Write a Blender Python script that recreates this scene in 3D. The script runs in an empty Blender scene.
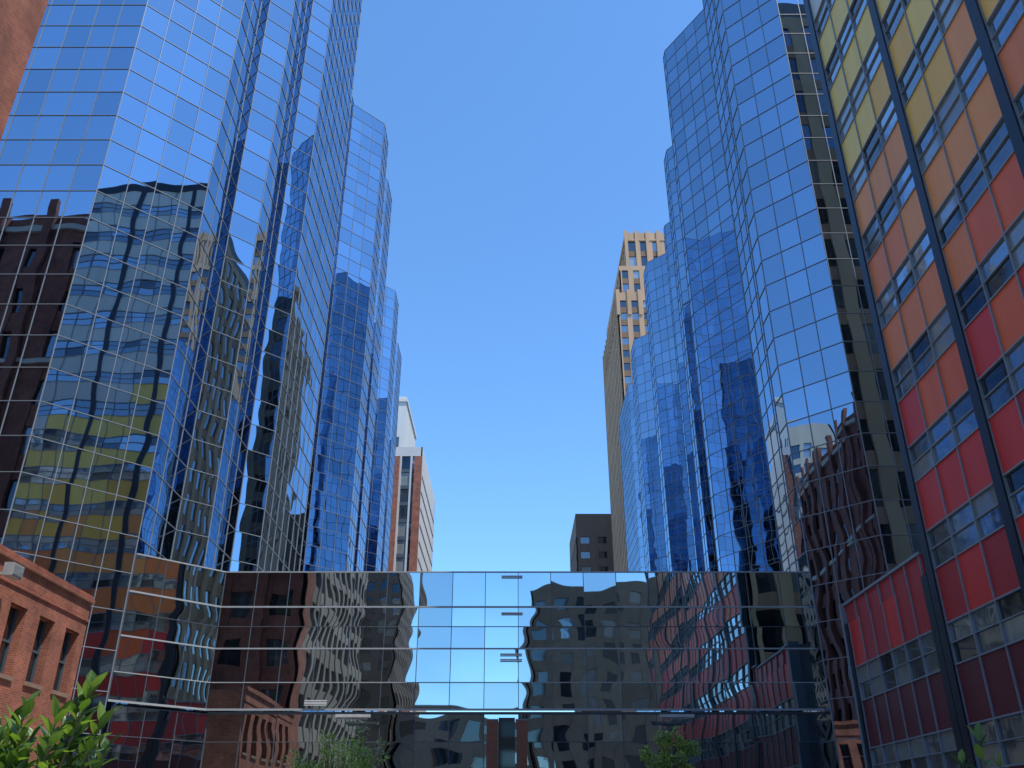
import bpy, math, random
from mathutils import Vector
random.seed(7)
S = bpy.context.scene
# ------------------------------------------------------------------ helpers
def new_mat(name):
    m = bpy.data.materials.new(name); m.use_nodes = True
    nt = m.node_tree; nt.nodes.clear()
    out = nt.nodes.new('ShaderNodeOutputMaterial')
    return m, nt, out
def N(nt, t, **kw):
    n = nt.nodes.new(t)
    for k, v in kw.items(): setattr(n, k, v)
    return n
def math_n(nt, op, a, b=None):
    n = N(nt, 'ShaderNodeMath', operation=op)
    for i, x in enumerate((a, b)):
        if x is None: continue
        if isinstance(x, (int, float)): n.inputs[i].default_value = x
        else: nt.links.new(x, n.inputs[i])
    return n.outputs[0]
def vmath(nt, op, a, b=None, scale=None):
    n = N(nt, 'ShaderNodeVectorMath', operation=op)
    for i, x in enumerate((a, b)):
        if x is None: continue
        if isinstance(x, (tuple, list)): n.inputs[i].default_value = x
        else: nt.links.new(x, n.inputs[i])
    if scale is not None:
        if isinstance(scale, (int, float)): n.inputs['Scale'].default_value = scale
        else: nt.links.new(scale, n.inputs['Scale'])
    return n.outputs[0]
def plain(name, col, rough=0.6, var=0.15, scale=3.0, metallic=0.0, spec=0.5, streak=False):
    m, nt, out = new_mat(name)
    p = N(nt, 'ShaderNodeBsdfPrincipled')
    tc = N(nt, 'ShaderNodeTexCoord')
    mp = N(nt, 'ShaderNodeMapping'); nt.links.new(tc.outputs['Object'], mp.inputs[0])
    if streak: mp.inputs['Scale'].default_value = (1, 1, 0.12)
    nz = N(nt, 'ShaderNodeTexNoise'); nz.inputs['Scale'].default_value = scale; nz.inputs['Detail'].default_value = 5
    nt.links.new(mp.outputs[0], nz.inputs['Vector'])
    mr = N(nt, 'ShaderNodeMapRange'); nt.links.new(nz.outputs[0], mr.inputs[0])
    mr.inputs[1].default_value = .25; mr.inputs[2].default_value = .75
    mr.inputs[3].default_value = 1 - var; mr.inputs[4].default_value = 1 + var
    sc = vmath(nt, 'SCALE', tuple(col), None, mr.outputs[0])
    nt.links.new(sc, p.inputs['Base Color'])
    p.inputs['Roughness'].default_value = rough; p.inputs['Metallic'].default_value = metallic
    p.inputs['Specular IOR Level'].default_value = spec
    nt.links.new(p.outputs[0], out.inputs[0])
    return m
def brick(name, c1, c2, mortar, scale=1.0, rough=.85):
    m, nt, out = new_mat(name)
    p = N(nt, 'ShaderNodeBsdfPrincipled'); p.inputs['Roughness'].default_value = rough
    g = N(nt, 'ShaderNodeTexCoord'); sx = N(nt, 'ShaderNodeSeparateXYZ'); nt.links.new(g.outputs['Object'], sx.inputs[0])
    cb = N(nt, 'ShaderNodeCombineXYZ')
    nt.links.new(math_n(nt, 'ADD', sx.outputs[0], sx.outputs[1]), cb.inputs[0]); nt.links.new(sx.outputs[2], cb.inputs[1])
    b = N(nt, 'ShaderNodeTexBrick'); nt.links.new(cb.outputs[0], b.inputs['Vector'])
    b.inputs['Color1'].default_value = (*c1, 1); b.inputs['Color2'].default_value = (*c2, 1); b.inputs['Mortar'].default_value = (*mortar, 1)
    b.inputs['Scale'].default_value = 1.0; b.inputs['Brick Width'].default_value = .24 * scale; b.inputs['Row Height'].default_value = .08 * scale
    b.inputs['Mortar Size'].default_value = .008 * scale; b.inputs['Bias'].default_value = -.1
    nz = N(nt, 'ShaderNodeTexNoise'); nz.inputs['Scale'].default_value = .9; nz.inputs['Detail'].default_value = 8; nz.inputs['Roughness'].default_value = .65
    nt.links.new(g.outputs['Object'], nz.inputs['Vector'])
    mr = N(nt, 'ShaderNodeMapRange'); nt.links.new(nz.outputs[0], mr.inputs[0])
    mr.inputs[1].default_value = .3; mr.inputs[2].default_value = .7; mr.inputs[3].default_value = .6; mr.inputs[4].default_value = 1.3
    nt.links.new(vmath(nt, 'SCALE', b.outputs[0], None, mr.outputs[0]), p.inputs['Base Color'])
    nt.links.new(p.outputs[0], out.inputs[0])
    return m
def mirror_glass(name, tint, A=.0022, P=.0065, Q=.0065, body=(.010, .014, .020), refl=.92, zvar=.14):
    m, nt, out = new_mat(name)
    uv = N(nt, 'ShaderNodeUVMap')
    fl = vmath(nt, 'FLOOR', uv.outputs[0]); fr = vmath(nt, 'FRACTION', uv.outputs[0])
    wn = N(nt, 'ShaderNodeTexWhiteNoise', noise_dimensions='2D'); nt.links.new(fl, wn.inputs[0])
    rnd = vmath(nt, 'SUBTRACT', wn.outputs['Color'], (.5, .5, .5))
    wn2 = N(nt, 'ShaderNodeTexWhiteNoise', noise_dimensions='2D'); nt.links.new(vmath(nt, 'ADD', fl, (51.3, 17.7, 0)), wn2.inputs[0])
    tilt = vmath(nt, 'SCALE', rnd, None, 2 * A)
    ctr = vmath(nt, 'SUBTRACT', fr, (.5, .5, 0))
    pr = math_n(nt, 'MULTIPLY', math_n(nt, 'SUBTRACT', wn2.outputs['Value'], .25), 2 * P)
    pil = vmath(nt, 'SCALE', ctr, None, pr)
    nz = N(nt, 'ShaderNodeTexNoise', noise_dimensions='3D'); nz.inputs['Scale'].default_value = 1.0; nz.inputs['Detail'].default_value = 0
    off = vmath(nt, 'SCALE', wn.outputs['Color'], None, .6)
    nt.links.new(vmath(nt, 'ADD', uv.outputs[0], off), nz.inputs['Vector'])
    wav = vmath(nt, 'SCALE', vmath(nt, 'SUBTRACT', nz.outputs['Color'], (.5, .5, .5)), None, 2 * Q)
    tot = vmath(nt, 'ADD', vmath(nt, 'ADD', tilt, pil), wav)
    sp = N(nt, 'ShaderNodeSeparateXYZ'); nt.links.new(tot, sp.inputs[0])
    ge = N(nt, 'ShaderNodeNewGeometry')
    T = vmath(nt, 'CROSS_PRODUCT', (0, 0, 1), ge.outputs['Normal'])
    n1 = vmath(nt, 'ADD', ge.outputs['Normal'], vmath(nt, 'SCALE', T, None, sp.outputs[0]))
    cz = N(nt, 'ShaderNodeCombineXYZ'); nt.links.new(sp.outputs[1], cz.inputs[2])
    nn = vmath(nt, 'NORMALIZE', vmath(nt, 'ADD', n1, cz.outputs[0]))
    gl = N(nt, 'ShaderNodeBsdfGlossy'); gl.inputs['Roughness'].default_value = 0.012
    br = N(nt, 'ShaderNodeMapRange'); nt.links.new(wn2.outputs['Value'], br.inputs[0]); br.inputs[3].default_value = 1 - zvar; br.inputs[4].default_value = 1 + zvar * .5
    nt.links.new(vmath(nt, 'SCALE', tuple(tint), None, br.outputs[0]), gl.inputs['Color'])
    nt.links.new(nn, gl.inputs['Normal'])
    df = N(nt, 'ShaderNodeBsdfDiffuse'); df.inputs[0].default_value = (*body, 1)
    mx = N(nt, 'ShaderNodeMixShader')
    fz = N(nt, 'ShaderNodeLayerWeight'); fz.inputs[0].default_value = .35
    mr = N(nt, 'ShaderNodeMapRange'); nt.links.new(fz.outputs['Fresnel'], mr.inputs[0]); mr.inputs[3].default_value = refl - .08; mr.inputs[4].default_value = 1.0
    nt.links.new(mr.outputs[0], mx.inputs[0])
    nt.links.new(df.outputs[0], mx.inputs[1]); nt.links.new(gl.outputs[0], mx.inputs[2])
    nt.links.new(mx.outputs[0], out.inputs[0])
    return m
def window_mat(name, col, spec=.9, rough=.04, mixg=.25, bump=True):
    m, nt, out = new_mat(name)
    p = N(nt, 'ShaderNodeBsdfPrincipled'); p.inputs['Base Color'].default_value = (*col, 1); p.inputs['Roughness'].default_value = rough
    gl = N(nt, 'ShaderNodeBsdfGlossy'); gl.inputs['Roughness'].default_value = rough; gl.inputs['Color'].default_value = (.85, .93, 1, 1)
    if bump:
        tc = N(nt, 'ShaderNodeTexCoord'); nz = N(nt, 'ShaderNodeTexNoise'); nz.inputs['Scale'].default_value = .6
        nt.links.new(tc.outputs['Object'], nz.inputs['Vector'])
        bp = N(nt, 'ShaderNodeBump'); bp.inputs['Strength'].default_value = .25; bp.inputs['Distance'].default_value = .05
        nt.links.new(nz.outputs[0], bp.inputs['Height'])
        nt.links.new(bp.outputs[0], gl.inputs['Normal'])
    mx = N(nt, 'ShaderNodeMixShader'); mx.inputs[0].default_value = mixg
    nt.links.new(p.outputs[0], mx.inputs[1]); nt.links.new(gl.outputs[0], mx.inputs[2]); nt.links.new(mx.outputs[0], out.inputs[0])
    return m
def leaf_mat(name, col, tr=.35):
    m, nt, out = new_mat(name)
    p = N(nt, 'ShaderNodeBsdfPrincipled'); p.inputs['Base Color'].default_value = (*col, 1); p.inputs['Roughness'].default_value = .38
    t = N(nt, 'ShaderNodeBsdfTranslucent'); t.inputs[0].default_value = (col[0] * 2.2, col[1] * 2.2, col[2] * .9, 1)
    mx = N(nt, 'ShaderNodeMixShader'); mx.inputs[0].default_value = tr
    nt.links.new(p.outputs[0], mx.inputs[1]); nt.links.new(t.outputs[0], mx.inputs[2]); nt.links.new(mx.outputs[0], out.inputs[0])
    return m
class MB:
    def __init__(s): s.v = []; s.f = []; s.m = []; s.uv = []
    def quad(s, pts, mat=0, uv=None):
        i = len(s.v); s.v += [tuple(p) for p in pts]; s.f.append(tuple(range(i, i + len(pts)))); s.m.append(mat)
        s.uv += uv if uv else [(0, 0)] * len(pts)
    def box(s, x0, x1, y0, y1, z0, z1, mat=0):
        s.obox((0, 0), (1, 0), (0, -1), x0, x1, z0, z1, -y1, -y0, mat)
    def obox(s, o, u, n, u0, u1, z0, z1, d0, d1, mat=0):
        def P(a, d, z): return (o[0] + u[0] * a + n[0] * d, o[1] + u[1] * a + n[1] * d, z)
        c = [P(u0, d1, z0), P(u1, d1, z0), P(u1, d0, z0), P(u0, d0, z0), P(u0, d1, z1), P(u1, d1, z1), P(u1, d0, z1), P(u0, d0, z1)]
        i = len(s.v); s.v += c
        fs = [(0, 1, 5, 4), (1, 2, 6, 5), (2, 3, 7, 6), (3, 0, 4, 7), (4, 5, 6, 7), (3, 2, 1, 0)]
        for f in fs:
            s.f.append(tuple(i + k for k in f)); s.m.append(mat); s.uv += [(0, 0)] * 4
    def build(s, name, mats, parent=None):
        me = bpy.data.meshes.new(name); me.from_pydata(s.v, [], s.f); me.update()
        for m in mats: me.materials.append(m)
        me.polygons.foreach_set('material_index', s.m)
        ul = me.uv_layers.new(name='UVMap')
        flat = [c for t in s.uv for c in t]; ul.data.foreach_set('uv', flat)
        ob = bpy.data.objects.new(name, me); S.collection.objects.link(ob)
        if parent: ob.parent = parent
        return ob
def empty(name, loc=(0, 0, 0)):
    e = bpy.data.objects.new(name, None); S.collection.objects.link(e); return e
# ------------------------------------------------------------------ materials
M_glass = mirror_glass('tower_mirror_glass', (.42, .54, .68))
M_atr = mirror_glass('atrium_mirror_glass', (.58, .68, .72), A=.003, P=.010, Q=.010, zvar=.25)
M_mull = plain('mullion_aluminium', (.24, .27, .30), .45, .05)
M_mulld = plain('mullion_dark', (.08, .10, .12), .4, .05)
M_trim = plain('light_trim', (.36, .38, .39), .45, .05)
M_roof = plain('roof_membrane', (.25, .25, .24), .9)
M_brick = brick('red_brick', (.36, .10, .052), (.24, .062, .036), (.33, .21, .15))
M_brickd = brick('dark_red_brick', (.28, .075, .045), (.20, .052, .035), (.2, .12, .09))
M_stone = plain('limestone_trim', (.5, .46, .39), .85, .12, 1.2)
M_tan = plain('tan_brick', (.46, .29, .18), .85, .15, .5, streak=True)
M_tanl = plain('light_tan_stone', (.66, .47, .28), .85, .15, .5, streak=True)
M_tand = plain('tan_spandrel', (.20, .12, .07), .85, .15, .5)
M_brown = plain('brown_stone', (.15, .10, .075), .85, .15, .4, streak=True)
M_grey = plain('grey_brown_concrete', (.30, .26, .22), .85, .12, .4, streak=True)
M_white = plain('white_concrete', (.60, .58, .55), .8, .08, .4, streak=True)
M_cream = plain('cream_concrete', (.52, .46, .36), .8, .1, .4, streak=True)
W_dark = window_mat('window_glass_dark', (.012, .015, .02), mixg=.12, bump=False)
W_mid = window_mat('window_glass_mid', (.05, .06, .07), mixg=.3)
W_blind = window_mat('window_glass_blinds', (.26, .27, .26), mixg=.2, bump=False)
W_bright = window_mat('window_glass_sky', (.10, .13, .15), mixg=.55)
WIN = [W_dark, W_mid, W_blind]
# ------------------------------------------------------------------ ground
def sheet(name, x0, x1, y0, y1, z, mat):
    b = MB(); b.quad([(x0, y0, z), (x1, y0, z), (x1, y1, z), (x0, y1, z)]); return b.build(name, [mat])
sheet('ground', -1500, 1500, -1500, 1500, 0, plain('ground_concrete', (.22, .21, .19), .9, .15, .2))
M_pave = plain('plaza_paving', (.34, .30, .26), .85, .12, 1.5)
b = MB(); b.box(-17.9, 16.9, -12, 50, .004, .13, 0)
for i in range(23): b.box(-17.8 + i * 1.5, -17.78 + i * 1.5, -11.9, 46, .13, .134, 1)
b.build('plaza_pavement', [M_pave, M_mulld])
sheet('road', -400, 400, -34, -14, .004, plain('asphalt', (.05, .05, .052), .9, .15, 4))
b = MB()
for i in range(-20, 20):
    b.quad([(i * 9, -24.08, .008), (i * 9 + 3, -24.08, .008), (i * 9 + 3, -23.92, .008), (i * 9, -23.92, .008)])
b.build('road_lane_markings', [plain('road_paint', (.75, .72, .6), .7, .1)])
b = MB(); b.box(-400, 400, -14, -13.8, .002, .13); b.box(-400, 400, -34.2, -34, .002, .13); b.build('kerb', [M_stone])
# ------------------------------------------------------------------ curtain wall
def curtain(parent, segs, zs, pane_w, glass, mull, mw=.04, md=.04, thick=None, pre='', trim=None):
    g = MB(); m = MB(); off = random.randint(0, 50) * 10
    for (p0, p1) in segs:
        dx, dy = p1[0] - p0[0], p1[1] - p0[1]; L = math.hypot(dx, dy); u = (dx / L, dy / L); n = (u[1], -u[0])
        k = max(1, round(L / pane_w)); off += k + 3
        for r in range(len(zs) - 1):
            a, c = zs[r], zs[r + 1]
            g.quad([(p0[0], p0[1], a), (p1[0], p1[1], a), (p1[0], p1[1], c), (p0[0], p0[1], c)], 0,
                   [(off + .0, r), (off + k, r), (off + k, r + 1), (off + .0, r + 1)])
        for i in range(k + 1):
            w = mw
            m.obox(p0, u, n, i * L / k - w / 2, i * L / k + w / 2, zs[0], zs[-1], -.02, md)
        for r, z in enumerate(zs):
            w = mw; mi = 0
            if thick and r in thick: w = mw * thick[r]; mi = 1 if trim else 0
            m.obox(p0, u, n, 0, L, z - w / 2, z + w / 2, -.02, md + .003, mi)
    g.build(pre + 'curtain_wall_glass', [glass], parent); m.build(pre + 'mullions', [mull] + ([trim] if trim else []), parent)
def poly_roof(parent, pts, z, mat):
    b = MB(); b.quad([(x, y, z) for x, y in pts]); b.build('roof', [mat], parent)
H = 88.0
zs = [i * 2.0 for i in range(45)]
LP = [(-46, 42), (-24.9, 42), (-20.3, 46.6), (-20.3, 51.6), (-18.8, 53.1), (-18.8, 58.1), (-17.4, 59.5), (-17.4, 71.3),
      (-21, 75), (-21, 87.8), (-17.4, 91.4), (-17.4, 95.5), (-20.5, 98.6), (-20.5, 101), (-18.4, 103.1), (-18.4, 108), (-22, 111.6),
      (-23.3, 130.5), (-20.8, 133), (-20.8, 138), (-24.5, 141.7), (-24.5, 150), (-22.5, 152), (-22.5, 158), (-46, 158)]
RP = [(19.9, 46.2), (16.8, 49.3), (16.8, 51), (20.5, 54.7), (20.5, 66), (22.5, 68), (22.5, 72.6), (18.9, 78.8), (18.9, 80), (22.9, 84), (23.2, 94.9),
      (21.9, 96.6), (21.9, 99), (25, 102), (25, 113), (24.3, 114), (24.3, 115), (28, 118.7), (28, 119.2), (22.8, 124.3), (22.8, 128), (26.5, 131.7),
      (26.5, 148), (23.9, 150.6), (23.9, 156), (27, 159.1), (27, 168), (25, 170), (25, 188), (48, 188), (48, 46.2)]
RP = RP[::-1]
for P in (LP, RP):
    t = empty('glass_office_tower')
    segs = [(P[i], P[(i + 1) % len(P)]) for i in range(len(P))]
    curtain(t, segs, zs, 1.6, M_glass, M_mull)
    poly_roof(t, P, H - .02, M_roof)
# ------------------------------------------------------------------ atrium
at = empty('glass_atrium')
az = [7.6, 9.0, 10.8, 12.0, 13.1, 15.1]
asegs = [((-20.25, 46.65), (-16.5, 50.4)), ((-16.5, 50.4), (17.2, 50.4))]
curtain(at, asegs, az, 1.9, M_atr, M_mulld, mw=.035, thick={0: 3, 1: 1.4, 2: 2.2, 4: 2.6, 5: 2}, trim=M_trim)
b = MB()
b.box(-16.4, 17, 50.6, 74, 14.9, 15.05, 0)                       # roof
b.box(-16.4, 17, 50.5, 74, 7.4, 7.5, 1)                          # soffit
b.quad([(-20.2, 46.75, 7.5), (-16.4, 50.5, 7.5), (-16.4, 60, 7.5), (-20.2, 60, 7.5)], 1)
b.build('roof_and_soffit', [M_roof, M_mulld], at)
curtain(at, [((-20.1, 46.95), (-16.4, 50.65)), ((-16.4, 50.65), (17.1, 50.65))], [0, 2.6, 4.4, 6.0, 7.4], 1.9, M_atr, M_mulld, mw=.035, pre='entrance_')
b = MB()
M_door = plain('bronze_red_panel', (.24, .085, .045), .5, .2)
for x0 in (-1.35, .25): 
    b.box(x0, x0 + .55, 50.3, 50.58, 0, 7.05, 0)
    b.box(x0 - .06, x0 + .61, 50.28, 50.56, 7.05, 7.12, 1)
b.box(-.72, .16, 50.45, 50.58, 0, 7.2, 2)
b.build('entrance_portal', [M_door, M_mull, W_dark], at)
b = MB()
for (x, z) in ((.0, 14.75), (.0, 12.65), (-.05, 10.4), (-.05, 10.1), (-10.6, 7.95), (-10.6, 7.8)):
    for k in range(2): b.box(x - .6, x + .6, 50.27, 50.33, z + k * .09, z + k * .09 + .035, 0)
b.build('vent_louvres', [plain('white_metal', (.8, .8, .78), .4, .05)], at)
# ------------------------------------------------------------------ generic masonry block
def block(parent, x0, x1, y0, y1, z0, z1, floor, bay, pier, sp, mw, mp=None, ms=None, faces='SENW', rec=.3, parapet=1.2, weights=(6, 3, 2), pre=''):
    """mw wall, mp pier, ms spandrel"""
    mats = [mw, mp or mw, ms or mw, M_roof] + WIN
    b = MB()
    F = {'S': ((x0, y0), (1, 0), (0, -1), x1 - x0), 'E': ((x1, y0), (0, 1), (1, 0), y1 - y0),
         'N': ((x1, y1), (-1, 0), (0, 1), x1 - x0), 'W': ((x0, y1), (0, -1), (-1, 0), y1 - y0)}
    r = rec
    for k, (o, u, n, L) in F.items():
        if k not in faces:
            b.obox(o, u, n, 0, L, z0, z1, -r, 0, 0); continue
        nb = max(1, round((L - 2 * pier) / bay)); bw = L / nb
        nf = max(1, int((z1 - z0 - parapet) / floor)); fh = (z1 - z0 - parapet) / nf
        b.obox(o, u, n, .001, L - .001, z1 - parapet, z1, -r, 0, 0)
        for i in range(nb + 1):
            a = max(.0, i * bw - pier / 2); c = min(L, i * bw + pier / 2)
            b.obox(o, u, n, a, c, z0, z1 - parapet, -r - .02, .0 if (i in (0, nb)) else .04, 1)
        for j in range(nf + 1):
            zz = z0 + j * fh
            b.obox(o, u, n, .01, L - .01, zz, min(zz + sp, z1 - parapet + .01), -r - .01, -.06, 2)
        for i in range(nb):
            for j in range(nf):
                a = i * bw + pier / 2; c = (i + 1) * bw - pier / 2; za = z0 + j * fh + sp; zb = z0 + (j + 1) * fh
                P = [(o[0] + u[0] * q - n[0] * r, o[1] + u[1] * q - n[1] * r) for q in (a, c)]
                b.quad([(*P[0], za), (*P[1], za), (*P[1], zb), (*P[0], zb)], 4 + random.choices((0, 1, 2), weights)[0])
    b.quad([(x0 + r, y0 + r, z1 - .3), (x1 - r, y0 + r, z1 - .3), (x1 - r, y1 - r, z1 - .3), (x0 + r, y1 - r, z1 - .3)], 3)
    return b.build(pre + 'walls_and_windows', mats, parent)
# ------------------------------------------------------------------ background buildings
e = empty('art_deco_tower')
block(e, 28, 62, 200, 240, 0, 131, 3.7, 2.9, 1.35, 1.7, M_tan, M_tan, M_tand, 'SW', parapet=2.5, pre='base_')
block(e, 29.4, 60, 202, 238, 131, 141, 3.7, 2.9, 1.35, 1.7, M_tan, M_tan, M_tand, 'SW', parapet=1.5, pre='setback_')
block(e, 32.0, 56, 204.5, 236, 141, 154, 3.7, 2.9, 1.35, 1.7, M_tan, M_tan, M_tand, 'SW', parapet=3, pre='crown_')
b = MB()
for i in range(8): b.box(31.8 + i * 3.0, 32.7 + i * 3.0, 204.2, 204.8, 141, 154.6)
b.box(31.6, 56.2, 204.3, 236.2, 151.2, 151.7)
for i in range(12): b.box(27.8 + i * 2.9, 28.7 + i * 2.9, 199.7, 200.2, 124, 131.8)
for i in range(12): b.box(27.7, 28.2, 200.3 + i * 3.3, 201.2 + i * 3.3, 124, 131.8)
b.build('crown_buttresses', [M_tan], e)
e = empty('brown_office_block')
block(e, 18.7, 44, 250, 280, 0, 86, 4.2, 4.2, 2.5, 2.4, M_brown, parapet=7, faces='SW')
e = empty('white_concrete_office_building')
block(e, -60, -20, 183, 218, 0, 79, 3.7, 2.3, .45, .8, M_white, M_white, M_mulld, 'S', parapet=2.2, weights=(8, 2, 1), pre='main_')
b = MB()
for i, x in enumerate((-27.5, -21.6)): b.box(x, x + (2.6 if i == 0 else 1.6), 182.5, 182.9, 0, 76.5, 1)
for j in range(20):
    b.box(-19.98, -19.86, 184, 217, j * 3.7 + 2, j * 3.7 + 2.5, 2)
b.box(-56, -25.2, 190, 212, 79, 95, 0); b.box(-56.3, -24.9, 189.7, 212.3, 93.6, 94.4, 0)
for i in range(6): b.box(-34 + i * 1.4, -33.4 + i * 1.4, 189.9, 190, 82, 84.5, 3)
b.build('brick_piers_and_penthouse', [M_white, M_brick, M_stone, W_dark], e)
# ------------------------------------------------------------------ left: brick buildings
e = empty('brick_rowhouse_building')
b = MB(); o = (-18, 24.02); u = (0, 1); n = (1, 0); L = 13.98
wy = [1.3 + 2.2 * i for i in range(6)]
openings = [(y, y + 1.15) for y in wy]
for (za, zb) in ((0, 2.2), (4.9, 6.65), (9.05, 10.4)): b.obox(o, u, n, 0, L, za, zb, -.5, 0, 0)
for (za, zb) in ((2.2, 4.9), (6.65, 9.05)):
    prev = 0
    for (a, c) in openings + [(L, L)]:
        b.obox(o, u, n, prev, a, za, zb, -.5, 0, 0); prev = c
    for (a, c) in openings:
        b.obox(o, u, n, a, c, za, zb, -.42, -.38, 2)
        b.obox(o, u, n, a, a + .07, za, zb, -.38, -.3, 3); b.obox(o, u, n, c - .07, c, za, zb, -.38, -.3, 3)
        b.obox(o, u, n, a + .07, c - .07, (za + zb) / 2 - .04, (za + zb) / 2 + .04, -.38, -.3, 3)
        b.obox(o, u, n, a - .1, c + .1, za - .14, za, -.2, .08, 1)
        b.obox(o, u, n, a - .05, c + .05, zb, zb + .3, -.1, .02, 0)
b.obox(o, u, n, -.0, L + .05, 10.4, 10.55, -.5, .12, 0); b.obox(o, u, n, 0, L + .05, 10.55, 10.7, -.55, .05, 0)
b.obox(o, u, n, 0, L, 9.62, 9.74, -.1, .06, 0)
b.box(-45, -18.5, 37.5, 38, 0, 10.5, 0); b.box(-45, -18.55, 24, 37.5, 10.2, 10.3, 4)
M_sill = plain('brown_sill', (.26, .17, .12), .85, .15, 2)
b.build('brick_walls', [M_brick, M_sill, W_dark, M_mulld, M_roof], e)
f = empty('wall_floodlight'); b = MB()
b.box(-17.95, -17.5, 30.55, 30.65, 9.72, 9.8, 0); b.box(-17.62, -17.3, 30.2, 30.95, 9.6, 10.05, 0); b.box(-17.3, -17.27, 30.26, 30.89, 9.66, 9.99, 1)
b.build('lamp_housing', [plain('grey_housing', (.35, .35, .34), .5), W_blind], f)
e = empty('tall_brick_building')
block(e, -60, -18.1, 21.4, 23.9, 0, 48, 4.0, 3.4, 1.9, 1.9, M_brickd, faces='N', parapet=3, pre='main_')
block(e, -60, -18.1, -8, 21.35, 0, 48, 4.0, 2.9, .9, 1.5, M_grey, faces='E', parapet=3, pre='side_', weights=(3, 4, 3))
b = MB()
b.box(-60.3, -17.8, -8.2, 24.2, 46.4, 47.0, 1); b.box(-60.1, -18, -8.1, 24.1, 34, 34.4, 1)
for i in range(10): b.box(-60 + i * 4.2, -59.2 + i * 4.2, 23.9, 24.4, 0, 49.5, 0)
b.box(-18.1, -18.03, 21.4, 23.9, 0, 46.4, 2)
b.build('cornice_and_piers', [M_brickd, M_stone, M_brick], e)
e = empty('cream_office_building')
block(e, -75, -42, -30, -9, 0, 66, 3.8, 3, 1.3, 1.6, M_cream, faces='NE')
e = empty('white_concrete_tower')
block(e, -108, -92, 4, 15, 0, 74, 3.8, 2.6, 1.2, 1.5, M_cream, faces='NE', parapet=5)
# buildings behind the photographer
e = empty('brown_brick_building')
block(e, 3, 30, -80, -50, 0, 40, 3.8, 3.3, 1.7, 1.8, plain('brown_brick', (.24, .185, .14), .85, .15, .5), faces='N', parapet=2.5)
e = empty('brown_brick_building')
block(e, -52, -19.5, -84, -52, 0, 52, 3.8, 3.0, 1.5, 1.8, plain('dark_brick', (.20, .14, .105), .85, .15, .5), faces='NE', parapet=2.5)
e = empty('brick_warehouse')
block(e, -19.3, 2.8, -76, -56, 0, 20, 4.5, 4.2, 2.0, 2.2, M_grey, faces='N', parapet=1.5)
# ------------------------------------------------------------------ colourful panel building
e = empty('colour_panel_office_building')
cols = [('maroon', (.13, .02, .03)), ('crimson', (.46, .028, .03)), ('red', (.72, .04, .03)), ('vermilion', (.84, .13, .03)),
        ('burnt_orange', (.88, .22, .05)), ('orange', (.93, .32, .07)), ('gold', (.96, .50, .07)), ('yellow', (.98, .64, .13)), ('cream', (.68, .64, .55))]
CM = [plain('panel_' + n_, c_, .38, .07, 1.3, streak=True) for n_, c_ in cols]
M_navy = plain('navy_pier', (.012, .016, .03), .35, .1)
mats = CM + [M_navy, M_mull, W_dark, W_mid, W_blind, W_bright, M_roof, M_tan]
iN, iM, iW, iR, iT = 9, 10, 11, 15, 16
def pick(z):
    t = [(0, 0), (8.6, 0.2), (9.4, 1.2), (17, 2), (19.5, 3.2), (24, 4), (28, 5), (31, 6.2), (35, 7), (42, 7), (44, 8), (80, 8)]
    for i in range(len(t) - 1):
        if t[i][0] <= z < t[i + 1][0]:
            a = t[i][1] + (t[i + 1][1] - t[i][1]) * (z - t[i][0]) / (t[i + 1][0] - t[i][0]); break
    a += random.uniform(-.55, .55) if z < 46 else 0
    return max(0, min(8, int(round(a)))) if z > 9 else 0
b = MB(); X = 17.0
o = (X, 35.6); u = (0, -1); n = (-1, 0)
FL = 3.7; NF = 19
def panel_face(o, u, n, L, nf, zt, strips, edges=True, pw=1.85):
    sw = .27
    for s_ in strips: b.obox(o, u, n, max(0, s_ - sw), s_ + sw, 0, zt, -.3, .14, iN)
    for k in range(len(strips) - 1):
        a0 = strips[k] + sw; c0 = strips[k + 1] - sw
        npn = max(1, round((c0 - a0) / pw)); w = (c0 - a0) / npn
        for j in range(nf):
            z = j * FL
            for i in range(npn):
                a = a0 + i * w; c = a + w
                b.obox(o, u, n, a + .03, c - .03, z + 1.55, min(z + FL, zt), -.2, random.uniform(-.01, .01), pick(z + 2.7))
                q = [(o[0] + u[0] * t_ - n[0] * .05, o[1] + u[1] * t_ - n[1] * .05) for t_ in (a, c)]
                zm = z + .8
                wv = random.choices((0, 1, 2, 3), (2, 5, 4, 6))[0]
                for (za, zb) in ((z, zm), (zm, z + 1.55)):
                    wq = wv if random.random() < .75 else random.choice((0, 1, 2, 3))
                    b.quad([(*q[0], za), (*q[1], za), (*q[1], zb), (*q[0], zb)], iW + wq)
            b.obox(o, u, n, a0, c0, z - .03, z + .03, -.1, .055, iM); b.obox(o, u, n, a0, c0, z + 1.52, z + 1.58, -.1, .055, iM)
            b.obox(o, u, n, a0, c0, z + .78, z + .82, -.1, .03, iM)
        for i in range(npn + 1):
            a = a0 + i * w; b.obox(o, u, n, a - .03, a + .03, 0, zt, -.1, .06, iM)
strips = [.30] + [.36 + 6.3 * k for k in range(1, 8)]
panel_face(o, u, n, 45, NF, 70.3, strips)
b.box(17.3, 45, -8.5, 35.3, 0, 70.2, iR)
b.obox(o, u, n, .0, 44.7, 70.3, 71.3, -.4, .1, iN)
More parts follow.
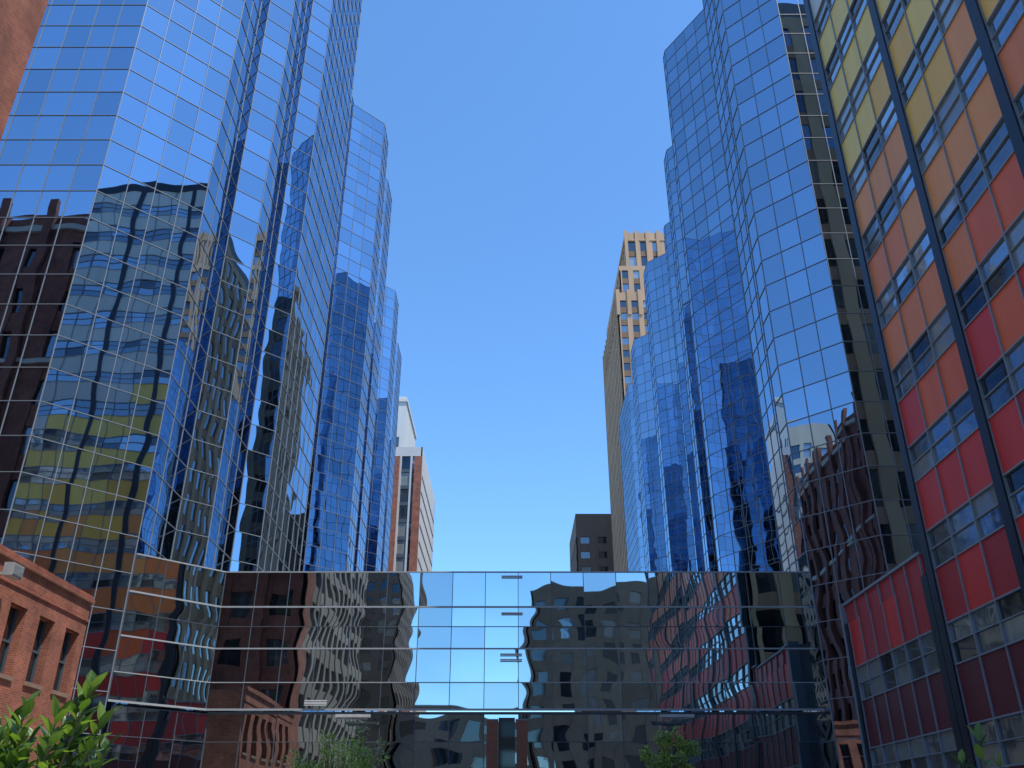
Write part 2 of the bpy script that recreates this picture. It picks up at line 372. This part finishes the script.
# podium wing
o2 = (X, 45.7)
panel_face(o2, u, n, 10.1, 3, 11.1, [.2, 10.1 - .27 - .02], pw=1.6)
b.obox(o2, u, n, -.02, .16, 0, 12.15, -.4, .2, iM)
b.obox(o2, u, n, .2, 9.7, 11.1, 12.0, -.3, -.02, 1); b.obox(o2, u, n, .2, 9.7, 12.0, 12.12, -.4, .1, iM)
for i in range(7): b.obox(o2, u, n, .2 + i * 1.55, .26 + i * 1.55, 11.1, 12.0, -.1, .06, iM)
b.box(17.3, 45, 35.7, 45.6, 0, 12, iR)
b.build('panels_and_windows', mats, e)
block(e, 17.35, 45, 35.31, 35.75, 12.2, 68, 3.7, 2.5, 1.1, 1.3, M_tanl, M_tanl, M_tan, 'N', rec=.15, weights=(3, 3, 3), pre='end_wall_')
# ------------------------------------------------------------------ vegetation
L1 = leaf_mat('leaf_mid', (.075, .15, .03)); L2 = leaf_mat('leaf_light', (.13, .22, .045)); L3 = leaf_mat('leaf_dark', (.04, .085, .02))
T1 = leaf_mat('tree_leaf_mid', (.19, .27, .10), .45); T2 = leaf_mat('tree_leaf_light', (.30, .39, .17), .45); T3 = leaf_mat('tree_leaf_dark', (.08, .13, .045), .4)
M_bark = plain('bark', (.16, .12, .09), .9, .3, 8)
def tube(b, p, q, r0, r1, mat=0, k=7):
    p, q = Vector(p), Vector(q); d = (q - p).normalized(); a = d.orthogonal().normalized(); c = d.cross(a)
    for i in range(k):
        t0, t1 = 2 * math.pi * i / k, 2 * math.pi * (i + 1) / k
        b.quad([p + (a * math.cos(t0) + c * math.sin(t0)) * r0, p + (a * math.cos(t1) + c * math.sin(t1)) * r0,
                q + (a * math.cos(t1) + c * math.sin(t1)) * r1, q + (a * math.cos(t0) + c * math.sin(t0)) * r1], mat)
def leaf(b, p, d, up, ln, w, mat):
    d = d.normalized(); s = d.cross(up)
    if s.length < .01: s = d.orthogonal()
    s.normalize(); nn = s.cross(d)
    a = p; m1 = p + d * ln * .3; m2 = p + d * ln * .68 - nn * ln * .03; t = p + d * ln - nn * ln * .1
    for sg in (1, -1):
        b.quad([a, m1 + s * sg * w * .45 + nn * w * .15, m2 + s * sg * w * .42 + nn * w * .12, t, m2, m1], mat)
def rv():
    while True:
        v = Vector((random.uniform(-1, 1), random.uniform(-1, 1), random.uniform(-1, 1)))
        if .05 < v.length < 1: return v
def tree(name, x, y, top, r, ls, nclump=60, nleaf=90):
    e = empty(name); t = MB(); l = MB(); zc = top - r * .9
    tube(t, (x, y, 0.1), (x + .05, y, zc - r * .5), .09, .06)
    for c in range(nclump):
        v = rv(); v = v.normalized() * (v.length ** .5)
        v = Vector((v.x * r, v.y * r, v.z * r * .85)) * random.uniform(.75, 1.2)
        ctr = Vector((x, y, zc)) + v; cr = r * random.uniform(.12, .26)
        if c % 2 == 0: tube(t, (x + .05, y, zc - r * .6 + random.uniform(0, r * .4)), ctr, .025, .006, 0, 5)
        for i in range(nleaf):
            q = rv(); p = ctr + q * cr
            leaf(l, p, (q + rv() * .8), Vector((0, 0, 1)) + rv() * .4, ls * random.uniform(.7, 1.2), ls * .5, random.choices((0, 1, 2), (5, 5, 2))[0])
    t.build('trunk_and_limbs', [M_bark], e); l.build('foliage', [T1, T2, T3], e)
tree('ornamental_tree', -5.1, 28, 4.3, 1.3, .12, 60, 70)
tree('ornamental_tree', 4.9, 29.5, 4.4, .85, .12, 42, 70)
def bigleaf(name, stems, base):
    e = empty(name); t = MB(); l = MB()
    for (tip, nl, ls) in stems:
        tip = Vector(tip); bs = Vector(base) + Vector((random.uniform(-.06, .06), random.uniform(-.06, .06), 0))
        mid = bs.lerp(tip, .5) + rv() * .06
        tube(t, bs, mid, .02, .012, 0, 6); tube(t, mid, tip, .012, .005, 0, 6)
        ax = (tip - mid).normalized()
        for i in range(nl):
            f = i / nl; p = tip - ax * (f ** 1.2) * .5
            ang = i * 2.4; o_ = ax.orthogonal().normalized(); s_ = ax.cross(o_)
            d = o_ * math.cos(ang) + s_ * math.sin(ang)
            dd = (ax * (1.1 - f * .9) + d * (.45 + f * .7) + rv() * .15)
            leaf(l, p, dd, Vector((0, 0, 1)) + rv() * .3, ls * random.uniform(.75, 1.15), ls * .46, random.choices((0, 1, 2), (5, 5, 3))[0])
    t.build('stems', [M_bark], e); l.build('leaves', [L1, L2, L3], e)
st = []
for i in range(46):
    x = random.uniform(-3.75, -2.75); y = random.uniform(5.6, 6.7); z = 2.2 + random.uniform(-.28, .1) - .10 * (x + 3.3)
    st.append(((x, y, z), 16, .15))
st += [((-2.72, 6.0, 2.45), 18, .16), ((-2.8, 6.05, 2.36), 16, .15), ((-3.12, 6.0, 2.32), 14, .15), ((-2.66, 6.1, 2.25), 16, .15)]
bigleaf('magnolia_shrub', st, (-3.2, 6.1, .13))
bigleaf('magnolia_shrub', [((2.95, 6.0, 2.13), 13, .12), ((2.86, 6.1, 2.0), 12, .11), ((3.1, 6.1, 1.98), 12, .11)], (2.95, 6.05, .13))
# lamp bars in front of atrium
for x in (-8.3, 8.6):
    f = empty('canopy_floodlight'); b = MB()
    b.box(x - .9, x + .9, 48.9, 49.15, 7.05, 7.2, 0); b.box(x - .8, x + .8, 48.95, 49.1, 6.98, 7.04, 1); b.box(x - .04, x + .04, 49.15, 50.6, 7.1, 7.16, 0)
    b.build('lamp_bar', [plain('lamp_metal', (.5, .5, .48), .5), W_blind], f)
# ------------------------------------------------------------------ light, sky, camera
d = Vector((.78, -.62, 0)).normalized(); el = math.radians(65)
ds = Vector((d.x * math.cos(el), d.y * math.cos(el), math.sin(el)))
sl = bpy.data.lights.new('sun', 'SUN'); sl.energy = 5.0; sl.angle = math.radians(.5); sl.color = (1, .95, .86)
so = bpy.data.objects.new('sun', sl); S.collection.objects.link(so); so.rotation_euler = ds.to_track_quat('Z', 'Y').to_euler()
w = bpy.data.worlds.new('World'); S.world = w; w.use_nodes = True; nt = w.node_tree
bg = nt.nodes['Background']; sk = nt.nodes.new('ShaderNodeTexSky'); sk.sky_type = 'NISHITA'; sk.sun_disc = False
sk.sun_elevation = el; sk.sun_rotation = math.atan2(d.x, d.y); sk.ozone_density = 1.5; sk.air_density = 1.0; sk.dust_density = .2
mu = nt.nodes.new('ShaderNodeVectorMath'); mu.operation = 'MULTIPLY'; mu.inputs[1].default_value = (1.0, 1.52, 1.93)
nt.links.new(sk.outputs[0], mu.inputs[0]); nt.links.new(mu.outputs[0], bg.inputs[0]); bg.inputs[1].default_value = .15
cam = bpy.data.cameras.new('camera'); co = bpy.data.objects.new('camera', cam); S.collection.objects.link(co)
cam.sensor_width = 36; cam.lens = 31.1; cam.clip_end = 5000; cam.clip_start = .1
co.location = (0, 0, 1.6); co.rotation_euler = (math.radians(117), 0, 0); S.camera = co
S.view_settings.view_transform = 'Standard'; S.view_settings.look = 'None'; S.view_settings.exposure = 0
